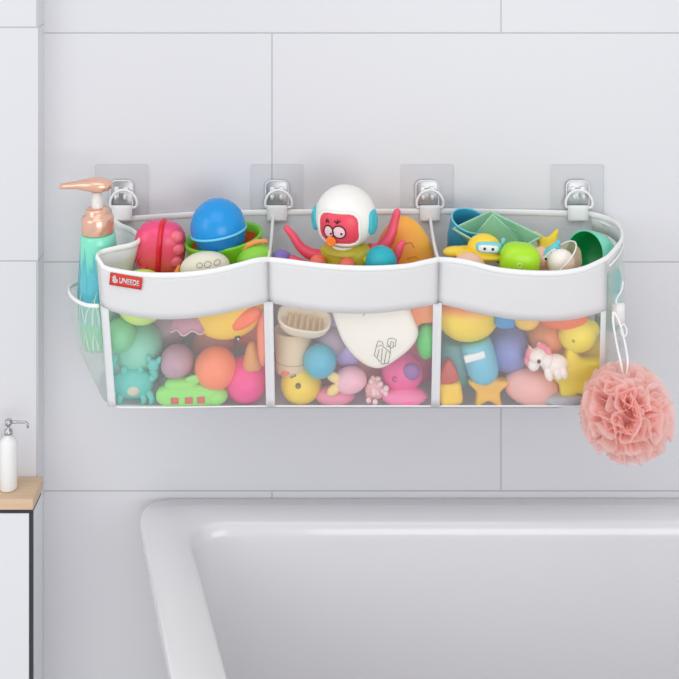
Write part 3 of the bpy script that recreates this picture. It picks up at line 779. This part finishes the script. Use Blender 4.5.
# ============ middle pocket, through the mesh
t = Toy('toy_boat', 304, 321, fd(304,322,19), 'cream open toy boat hull leaning at the upper left of the middle pocket', 'toy boat', rot=(34, 9, 0))
CRM = plastic('boat_cream', (240,226,200), .45, sss=.1)
def hull(b, rx, ry, h, th):
    N = 40; rows = []
    for s_, z in ((0,-h), (.5,-h), (.78,-h*.75), (.93,-h*.3), (1,h*.3), (1.0,h*.42), (1-th/rx,h*.42), (.9-th/rx,-h*.3), (.7-th/rx,-h*.6), (0,-h*.7)):
        if s_ <= 0: rows.append([b.verts.new((0,0,z))]); continue
        rows.append([b.verts.new((s_*rx*cspow(math.cos(2*PI*j/N), .75), s_*ry*cspow(math.sin(2*PI*j/N), .75), z)) for j in range(N)])
    for A, B in zip(rows, rows[1:]): bridge(b, A, B)
t.part('hull', CRM, lambda b: hull(b, 27, 15, 14, 2.5))
def f(b):
    for i in range(6): roundbox(b, (-16+i*6.2,-9,-6), (-13+i*6.2,9,-3), .6, 2)
t.part('deck_slats', plastic('boat_slat', (228,196,142), .5), f, label='tan slats inside'); t.done()
t = Toy('toy_cup', 293, 351, fd(293,351,20)-.012, 'beige toy cup under the cream boat', 'toy cup')
t.part('cup_wall', plastic('cup_beige', (228,204,172), .5), lambda b: lathe(b, [(0,-20), (15,-20), (16.5,-18), (17,-8), (19,22), (17.5,22), (15.5,-6), (0,-8)]))
t.part('groove_ring', plastic('cup_line', (188,164,136), .6), lambda b: tube(b, [(17.1*math.cos(2*PI*j/32), 17.1*math.sin(2*PI*j/32), -8) for j in range(32)], .5, 6, closed=True))
t.done()
t = Toy('rubber_duck', 301, 384, fd(301,384,20), 'yellow toy duck with a small dark eye in the lower left of the middle pocket', 'rubber duck', rot=(0,8,0))
t.part('head', plastic('duck_yellow2', (248,212,58), .38, sss=.1), lambda b: sph(b, (0,0,0), (20.5,19,20)))
for x, z, y in ((-3,5.5,-18.3), (-9,12,-13.2)):
    t.part('eye', BLACK, lambda b: (tube(b, [(x+2.2*math.cos(2*PI*j/16), y, z+2.2*math.sin(2*PI*j/16)) for j in range(16)], .6, 6, closed=True), sph(b, (x,y,z), (1.1,.8,1.1), seg=10, rings=6)))
t.part('beak', plastic('duck_orange3', (246,120,90), .4), lambda b: sph(b, (-15,-9,14), (7,5,3.4), rot=(0,-25,0)))
t.done()
ball('blue_ball', 320, 361, 16.5, (82,180,206), 'sky blue ball in the middle pocket beside the yellow duck', back=-.004)
t = Toy('lavender_toy', 344, 344, fd(344,344,16)-.030, 'lavender two-lobed toy beside the blue ball', 'bath toy', rot=(0,-22,0))
t.part('shell', plastic('toy_lavender', (184,164,220), .4, sss=.1), lambda b: (sph(b, (0,0,-8), (15,11,16)), sph(b, (0,0,12), (11,9,20)))); t.done()
t = Toy('toy_boat', 377, 337, fd(377,337,9)-.001, 'large white toy hull with line drawings in the middle pocket', 'toy boat')
P = smooth_path([Vector((x-377, -(y-337), 0)) for x, y in ((334,302), (338,330), (349,350), (365,364), (380,367.5), (395,360), (411,347), (418,334), (415,322), (403,301), (370,296))], 5, True)
t.part('hull', plastic('hull_white', (246,240,228), .45, sss=.08), lambda b: prism(b, [(p.x, p.y) for p in P], 9, -7, 6))
def f(b):
    y = -7.15
    def ln(pts, closed=False): tube(b, [(x-377, y, -(z-337)) for x, z in pts], .38, 5, closed=closed)
    ln([(374,352), (376,344), (381,342), (386,346), (390,350), (388,360), (382,361), (374,352)])
    for a in ((379,346,377,354), (382,345,381,358), (386,348,384,360)): ln([(a[0],a[1]), (a[2],a[3])])
    ln([(376,343), (378,338), (382,339), (383,342)]); ln([(390,350), (390,344), (386,343)])
    ln([(387,341), (388,336), (392,335), (396,337), (395,343), (391,345)], True); ln([(390,343), (391,338), (393,339), (393,344)])
    ln([(361,304), (365,309), (363,313)])
t.part('line_print', plastic('grey_print', (120,118,116), .5), f); t.done()
t = Toy('toy_fish', 350, 380, fd(350,380,14), 'pale pink toy with a yellow bow at its left end', 'bath toy', rot=(0,-8,0))
t.part('body', plastic('toy_palepink', (244,188,200), .4, sss=.1), lambda b: sph(b, (0,0,0), (17,13,13)))
t.part('bow', plastic('toy_butter', (246,216,140), .4), lambda b: (sph(b, (-15,-5,7), (8,4,5), rot=(0,35,0)), sph(b, (-17,-5,-5), (8,4,5), rot=(0,-30,0)), sph(b, (-12,-6,1), (3.5,3.5,3.5))), label='yellow bow')
t.done()
t = Toy('toy_pig', 402, 372, fd(402,372,21)-.002, 'hot pink toy pig head with a purple snout in the middle pocket', 'bath toy')
t.part('head', plastic('toy_magenta', (243,92,160), .38, sss=.1), lambda b: sph(b, (0,0,0), (21,17,20)))
t.part('snout', plastic('toy_violet', (150,98,166), .4), lambda b: sph(b, (8,-13,6), (9.5,5,8.5)), label='purple snout')
t.part('eye', plastic('eye_ring', (170,60,110), .4), lambda b: tube(b, [(-8+2.2*math.cos(2*PI*j/16), -15.7, 0+2.2*math.sin(2*PI*j/16)) for j in range(16)], .6, 6, closed=True))
t.done()
single('pink_pebble', 404, 396, fd(404,396,9), 'flat pink toy under the hot pink pig', 'bath toy', plastic('toy_pinkmid', (244,128,176), .4, sss=.1), lambda b: sph(b, (0,0,0), (23,12,9)))
single('green_toy', 426, 341, fd(424,341,12), 'green egg-shaped toy at the right edge of the middle pocket', 'bath toy', plastic('toy_green', (90,205,108), .4, sss=.1), lambda b: sph(b, (0,0,0), (10,11,18)))
single('coral_block', 419, 314, fd(419,314,14), 'coral orange wedge toy above the green egg', 'bath toy', gradient('coral_grad', [(0,(240,120,90)), (1,(250,166,90))], 'X'), lambda b: prism(b, [(-18,16), (17,17), (16,-6), (2,-8), (-10,-18), (-14,-6)], -6, 8, 2))
t = Toy('bead_toy', 375, 390, fd(375,390,10), 'sparkly pale bead cluster between the two pink toys', 'bath toy')
def f(b):
    rnd = random.Random(5)
    for k in range(24):
        a = rnd.uniform(0, 6.28); r = rnd.uniform(0, 12); sph(b, (r*math.cos(a), rnd.uniform(-5,4), r*math.sin(a)*.95), (3.1,3.1,3.1), seg=10, rings=6)
t.part('beads', plastic('bead_pink', (242,206,206), .08, coat=.8), f); t.part('centre', plastic('bead_core', (236,178,180), .3), lambda b: sph(b, (0,1,0), (10,5,10))); t.done()
single('rose_toy', 335, 397, fd(335,397,10)-.008, 'rose pink toy on the pocket bottom right of the yellow duck', 'bath toy', plastic('toy_rose', (236,140,170), .45), lambda b: sph(b, (0,0,0), (20,11,10)))
single('grey_toy', 333, 340, fd(333,340,12)-.03, 'grey-violet ball deep behind the blue ball', 'toy ball', plastic('toy_greyviolet', (170,150,170), .5), lambda b: sph(b, (0,0,0), (15,12,15)))
single('peach_ball', 362, 380, .07, 'peach ball deep at the back of the middle pocket', 'toy ball', plastic('toy_peachback', (226,150,150), .5), lambda b: sph(b, (0,0,0), (24,22,24)))

ball('lilac_ball', 330, 325, 20, (206,190,214), 'lilac ball deep between the cream boat and the white hull', d=.055, knob=False)
ball('sand_ball', 291, 376, 19, (226,196,160), 'sand coloured ball deep behind the yellow duck', d=.058, knob=False)
ball('raspberry_ball', 420, 360, 21, (240,110,160), 'raspberry ball deep behind the green egg', d=.062, knob=False)
ball('blush_ball', 330, 382, 19, (230,160,170), 'blush ball deep below the sky blue ball', d=.066, knob=False)
# ============ right pocket, top
t = Toy('toy_cup', 465, 238, .050, 'blue toy cup tilted behind the green paper-boat toy', 'toy cup', rot=(22, 14, 0))
BC = plastic('cup_blue', (52,150,184), .35)
t.part('cup_wall', BC, lambda b: lathe(b, [(0,-24), (9,-24), (13,-20), (18,0), (20,21), (19.2,22.5), (18.2,21), (16,0), (11,-17), (0,-20)], sc=(1,.9)))
t.part('cup_rim', plastic('cup_rim_blue', (120,208,226), .35), lambda b: tube(b, [(19.6*math.cos(2*PI*j/36), 17.8*math.sin(2*PI*j/36), 22) for j in range(36)], .9, 6, closed=True)); t.done()
t = Toy('toy_boat', 497, 241, .082, 'sage green folded-paper style toy boat on top of the right pile', 'toy boat', rot=(19, 3, 0), sc=1.08)
SG = plastic('boat_sage', (128,186,148), .4, sss=.06)
def f(b):
    # diamond hull with sloping sides, a floor and a folded peak in the middle
    O = [(-41,4,8), (-4,30,10), (41,2,6), (3,-26,2)]
    Bt = [(-20,2,-16), (0,14,-16), (20,2,-16), (2,-12,-16)]
    def ringv(pts, s_=1, dz=0): return [b.verts.new((p[0]*s_, p[1]*s_, p[2]+dz)) for p in pts]
    r0 = ringv(Bt); r1 = ringv(O); r2 = ringv(O, .94, 0); r3 = ringv(Bt, .86, 4)
    for A, B in ((r0, r1), (r1, r2), (r2, r3)): bridge(b, A, B)
    b.faces.new(r0); b.faces.new(r3)
    pk = [(-22,2,1), (0,12,4), (22,2,1), (2,-13,-2)]
    q = ringv(pk); ap = b.verts.new((-6,4,26))
    for i in range(4): b.faces.new((q[i], q[(i+1) % 4], ap))
t.part('hull', SG, f, smooth=False)
def f(b):
    O = [(-41,4,8), (-4,30,10), (41,2,6), (3,-26,2)]
    P = []
    for i in range(4):
        a, c = Vector(O[i]), Vector(O[(i+1) % 4]); P += [a.lerp(c, q/8) for q in range(8)]
    tube(b, P, 1.1, 6, closed=True)
    tube(b, [(-6,4,26), (22,2,1)], .6, 6); tube(b, [(-6,4,26), (-22,2,1)], .6, 6)
t.part('rim_edge', plastic('boat_sage_pale', (168,216,184), .4), f)
def f(b):
    tube(b, [(-33,3,1), (-12,-6,0), (3,-20,-3)], .7, 6); tube(b, [(10,17,4), (34,3,2)], .7, 6)
t.part('inner_ledge', plastic('boat_sage_pale', (168,216,184)), f); t.done()
t = Toy('rubber_duck', 485, 252, .125, 'yellow toy diver with pale blue goggles beside the lime toy', 'bath toy', rot=(0,3,0))
YL = plastic('duck_yellow4', (252,214,60), .35, sss=.1)
t.part('swim_ring', YL, lambda b: (sph(b, (-4,2,-2), (33,17,5.5)), sph(b, (-30,0,-1), (12,8,5), rot=(0,-6,0))), label='flat yellow body with fins')
t.part('head', YL, lambda b: sph(b, (-1,0,4), (17,13,14)))
gg = t.part('goggles', plastic('goggle_blue', (128,212,218), .3), lambda b: (sph(b, (2,-9.5,8), (13,4.5,5.6), e=(.6,.8)), tube(b, [(13,-6,8), (17,-4,11), (17,-4,16)], 2.2, 8)), label='pale blue goggles and snorkel')
t.part('lens', WHITE, lambda b: sph(b, (1.5,-12.6,8), (10,2,3.6), e=(.6,.8)), gg)
for x in (-2.5, 5.5): t.part('pupil', BLACK, lambda b: eye(b, x, -14.4, 8, 1.5), gg)
t.done()
single('peach_egg', 469, 268, .145, 'peach egg toy at the left end of the right pocket rim', 'bath toy', plastic('toy_peach', (246,200,178), .4, sss=.15), lambda b: sph(b, (0,0,0), (17,13,15)))
t = Toy('lime_toy', 519.5, 262, .150, 'lime green rounded toy in the middle of the right pocket rim', 'bath toy', rot=(0,5,0))
t.part('shell', plastic('toy_lime', (172,226,34), .3, sss=.1), lambda b: sph(b, (0,0,0), (20,14,19), e=(.7,.75)))
t.part('valve', plastic('toy_limepale', (206,240,120), .35), lambda b: tube(b, [(-2+2.2*math.cos(2*PI*j/16), -14.2, 1+2.2*math.sin(2*PI*j/16)) for j in range(16)], .7, 6, closed=True)); t.done()
single('yellow_star', 548, 248, .075, 'yellow pointed star toy between the green boat and green cup', 'bath toy', plastic('star_yellow', (252,222,50), .35, sss=.1), lambda b: prism(b, star(5, 21, 10, 70), -5, 5, 2), rot=(-25, 12, 0))
single('peach_ball', 541, 258, .118, 'small peach ball right behind the lime toy', 'toy ball', plastic('toy_peach2', (246,196,170), .4, sss=.1), lambda b: sph(b, (0,0,0), (11,10,11)))
t = Toy('diver_toy', 551, 256, .122, 'small toy face with pale blue goggles tilted beside the frosted bowl', 'bath toy', rot=(0,-42,0))
t.part('head', plastic('diver_peach', (250,206,150), .4), lambda b: sph(b, (0,3,-3), (12,7,8)))
gg = t.part('goggles', plastic('goggle_blue2', (110,206,222), .3), lambda b: (sph(b, (0,-2,4), (14,4.5,5), e=(.6,.8)), tube(b, [(12,-2,4), (16,-2,8)], 2.4, 8)), label='pale blue goggles')
t.part('lens', WHITE, lambda b: sph(b, (-1,-5.4,4), (10,2,3), e=(.6,.8)), gg)
for x in (-5, 3): t.part('pupil', BLACK, lambda b: eye(b, x, -7.1, 4, 1.4), gg)
t.done()
FROST = sheer('frosted_shell', (250,214,190), .42, trans=.5)
t = Toy('frosted_bowl', 560, 265, .140, 'frosted clear toy shell with a white ball inside at the right pocket rim', 'toy bowl', rot=(12,-42,0), sc=1.15)
t.part('shell', FROST, lambda b: lathe(b, [(23,6), (22,-2), (17,-10), (9,-15), (0,-16)], sc=(1,.62)))
t.part('shell_rim', plastic('frost_rim', (236,232,226), .3), lambda b: tube(b, [(23*math.cos(2*PI*j/36), 14.3*math.sin(2*PI*j/36), 6) for j in range(36)], .7, 6, closed=True))
t.part('inner_ball', plastic('inner_white', (248,240,232), .4, sss=.1), lambda b: sph(b, (2,0,1), (12,9,12)))
t.part('inner_base', plastic('inner_orange', (250,166,120), .4), lambda b: sph(b, (-6,0,-7), (12,8,6))); t.done()
t = Toy('toy_cup', 593, 256, .085, 'mint toy cup lying on its side with a deep green inside', 'toy cup', rot=(37, -68, 0))
t.part('cup_wall', plastic('cup_mint', (122,220,190), .35, sss=.08), lambda b: lathe(b, [(22.5,13), (22.2,14.5), (23.8,14.5), (23.6,4), (22,-8), (17,-17), (9,-21), (0,-22)]))
t.part('cup_lining', plastic('cup_green', (14,160,86), .35), lambda b: lathe(b, [(22.4,14), (21,4), (19,-6), (14,-14), (0,-17)]), label='deep green inside'); t.done()

# ============ right pocket, through the mesh
t = Toy('toy_bowl', 468, 315, fd(468,315,22)-.002, 'yellow toy bowl with an orange top at the upper left of the right pocket', 'toy bowl', rot=(0,-4,0))
t.part('shell', gradient('bowl_yellow', [(0,(250,222,50)), (.55,(250,214,50)), (.72,(246,140,60)), (1,(246,120,60))], sss=.08), lambda b: sph(b, (0,0,0), (31,20,26))); t.done()
single('blue_block', 505, 318, fd(505,318,10)-.012, 'small bright blue toy just under the white band', 'bath toy', plastic('blue_bit', (60,150,214), .4), lambda b: sph(b, (0,0,0), (11,9,9), e=(.6,.6)))
t = Toy('toy_cup', 481, 362, fd(481,362,16), 'light blue toy cup with a white patch in the right pocket', 'toy cup', rot=(0,-16,0))
t.part('cup_wall', plastic('cup_sky', (118,198,222), .38, sss=.08), lambda b: lathe(b, [(0,-21), (7,-20.5), (13,-16), (16,-8), (16.5,12), (15.5,20), (12,22), (0,22)]))
t.part('white_patch', WHITE, lambda b: roundbox(b, (-15,-16.8,10), (6,-12,17), 1.2, 2), label='white patch'); t.done()
single('teal_cup', 456, 361, fd(454,361,16)-.022, 'dusky teal toy behind the red wedge', 'bath toy', plastic('toy_dkteal', (104,160,164), .45), lambda b: lathe(b, [(0,-22), (14,-21), (17,-5), (19,20), (16,23), (0,23)]))
single('red_wedge', 448, 371, fd(448,371,10), 'small brick red wedge toy at the left edge of the right pocket', 'bath toy', plastic('toy_red2', (206,88,72), .45), lambda b: prism(b, [(p.x, p.y) for p in smooth_path([Vector((-9,-8,0)), Vector((0,13,0)), Vector((10,-2,0)), (Vector((6,-10,0)))], 5, True)], -6, 8, 2))
single('yellow_block', 450, 391, fd(449,395,10), 'yellow block toy in the lower left corner of the right pocket', 'bath toy', plastic('toy_yellow5', (252,206,56), .4, sss=.08), lambda b: sph(b, (0,0,0), (12,10,12), e=(.45,.45)), rot=(0,-8,0))
single('amber_star', 488, 387, fd(487,388,9)-.006, 'amber starfish toy lying on the bottom of the right pocket', 'bath toy', plastic('toy_amber', (250,190,66), .4, sss=.08), lambda b: prism(b, star(5, 21, 12.5, 90), -7, 7, 3.5))
ball('periwinkle_ball', 508, 349, 22, (134,146,208), 'large periwinkle ball in the middle of the right pocket', back=.022, knob=False)
ball('amber_ball', 526, 315, 14.5, (252,204,84), 'amber ball under the white band above the periwinkle ball', back=.004, knob=False)
ball('tangerine_ball', 546, 336, 19, (236,156,104), 'dull orange ball behind the small unicorn', back=.03, knob=False)
single('red_toy', 563, 318, fd(563,318,9)-.012, 'red-orange toy under the white band at right', 'bath toy', plastic('toy_redorange', (246,120,70), .4), lambda b: sph(b, (0,0,0), (25,10,11)))
t = Toy('unicorn_toy', 541, 361, fd(541,361,10)+.0005, 'small white toy unicorn with a pink mane lying above the peach egg', 'bath toy', rot=(0,-8,0))
UW = plastic('unicorn_white', (250,240,234), .4, sss=.1)
t.part('body', UW, lambda b: (sph(b, (13,0,-5), (13,8,10)), tube(b, smooth_path([(8,0,-2), (2,0,2), (-2,0,5)], 4), [8,8,7.6,7.4,7.2,7,6.8,6.6,6.4], 14)))
t.part('head', UW, lambda b: (sph(b, (-3,-1,6), (9,7,8)), sph(b, (-8,-1,-2), (6,5,6.5), rot=(0,25,0)), sph(b, (0,0,15), (2,1.8,4), rot=(0,20,0))))
t.part('horn', plastic('unicorn_horn', (250,214,196), .4), lambda b: lathe(b, [(0,8), (2.2,0), (0,-1)], c=(-8,-1,12), rot=(0,-22,0)))
t.part('mane', plastic('unicorn_pink', (244,140,158), .4, sss=.08), lambda b: (sph(b, (-11,0,9), (3.4,4,7.5), rot=(0,20,0)), sph(b, (-14,0,2), (2.8,3,5)), sph(b, (3,1,14), (6,4,4), rot=(0,30,0)), sph(b, (8,1,8), (4,4,6))), label='pink mane')
t.part('eye', BLACK, lambda b: sph(b, (-3,-7.6,3.5), (2,1,2.3), seg=12, rings=8))
for x in (5, 14, 20): t.part('leg', UW, lambda b: sph(b, (x,-5,-12), (4,4,7), rot=(0,-10,0)))
t.done()
single('peach_egg', 531, 388, fd(531,388,17), 'large peach pink egg toy on the bottom of the right pocket', 'bath toy', plastic('toy_peachpink', (244,184,174), .38, sss=.12), lambda b: sph(b, (0,0,0), (28,16,18.5), rot=(0,12,0)))
t = Toy('rubber_duck', 577, 334, fd(577,334,17), 'yellow toy duck at the right edge of the right pocket', 'rubber duck')
DY = plastic('duck_yellow6', (244,226,56), .38, sss=.1)
t.part('head', DY, lambda b: (sph(b, (0,0,0), (19,15,18)), sph(b, (13,2,4), (10,9,9))))
t.part('eye', plastic('eye_dim', (170,150,40), .5), lambda b: sph(b, (-6,-13.6,-1), (2,1,2), seg=12, rings=8))
t.done()
single('yellow_starfish', 574, 374, fd(570,376,10)-.004, 'bright yellow starfish toy behind the pink bath puff', 'bath toy', plastic('toy_brightyellow', (246,224,40), .38, sss=.08), lambda b: prism(b, star(5, 30, 18, 100), -8, 8, 4))
single('pebble_toy', 562, 397, fd(562,402,5)-.004, 'flat grey-blue toy on the bottom beside the peach egg', 'bath toy', plastic('toy_greyblue', (176,182,190), .5), lambda b: sph(b, (0,0,0), (20,12,5), e=(.6,.8)))

ball('moss_ball', 457, 340, 18, (120,170,150), 'moss green ball deep behind the yellow and orange bowl', d=.068, knob=False)
ball('slate_ball', 500, 378, 19, (196,170,150), 'sandy ball deep behind the amber starfish', d=.060, knob=False)
ball('gold_ball', 588, 352, 18, (240,210,80), 'golden ball deep behind the yellow duck at right', d=.075, knob=False)
ball('apricot_ball', 560, 350, 18, (240,180,120), 'apricot ball deep behind the unicorn', d=.050, knob=False)
# ---------------------------------------------------------------- light and camera
def area(name, loc, target, size, power, col=(1,1,1)):
    L = bpy.data.lights.new(name, 'AREA'); L.shape = 'RECTANGLE'; L.size = size[0]; L.size_y = size[1]; L.energy = power; L.color = col
    o = bpy.data.objects.new(name, L); C.objects.link(o); o.location = loc
    o.rotation_euler = (Vector(target)-Vector(loc)).to_track_quat('-Z', 'Y').to_euler(); return o
area('overhead_fill', (-.2, -1.5, 2.9), (0, 0, 1.0), (1.8, 1.4), 8)  # added soft fill from overhead, not a lamp of the room
area('front_fill', (.9, -3.1, 1.1), (0, 0, .8), (1.8, 1.4), 22, (.98,.99,1))  # added out of view to brighten the lower wall and the pocket toys
area('left_fill', (-1.9, -1.6, 1.9), (0, 0, 1.0), (1.2, 1.4), 8, (.97,.98,1))  # added soft fill from the upper left, stands for no visible window
w = bpy.data.worlds.new('room_daylight'); bpy.context.scene.world = w; w.use_nodes = True
w.node_tree.nodes['Background'].inputs[0].default_value = (.97,.98,1,1); w.node_tree.nodes['Background'].inputs[1].default_value = .80
cam = bpy.data.cameras.new('camera'); co = bpy.data.objects.new('camera', cam); C.objects.link(co)
co.location = (0, -DIST, ZC); co.rotation_euler = (PI/2, 0, 0)
cam.sensor_width = 36; cam.lens = FPX/679*36; cam.shift_y = (HY-339.5)/679; cam.clip_start = .01
sc = bpy.context.scene; sc.camera = co
vs = sc.view_settings; sc.display_settings.display_device = 'sRGB'
vs.view_transform = 'Standard'; vs.look = 'None'; vs.gamma = 1; vs.exposure = 0; vs.use_curve_mapping = False
sc.cycles.transparent_max_bounces = 16; sc.cycles.max_bounces = 16; sc.cycles.diffuse_bounces = 9; sc.cycles.transmission_bounces = 9
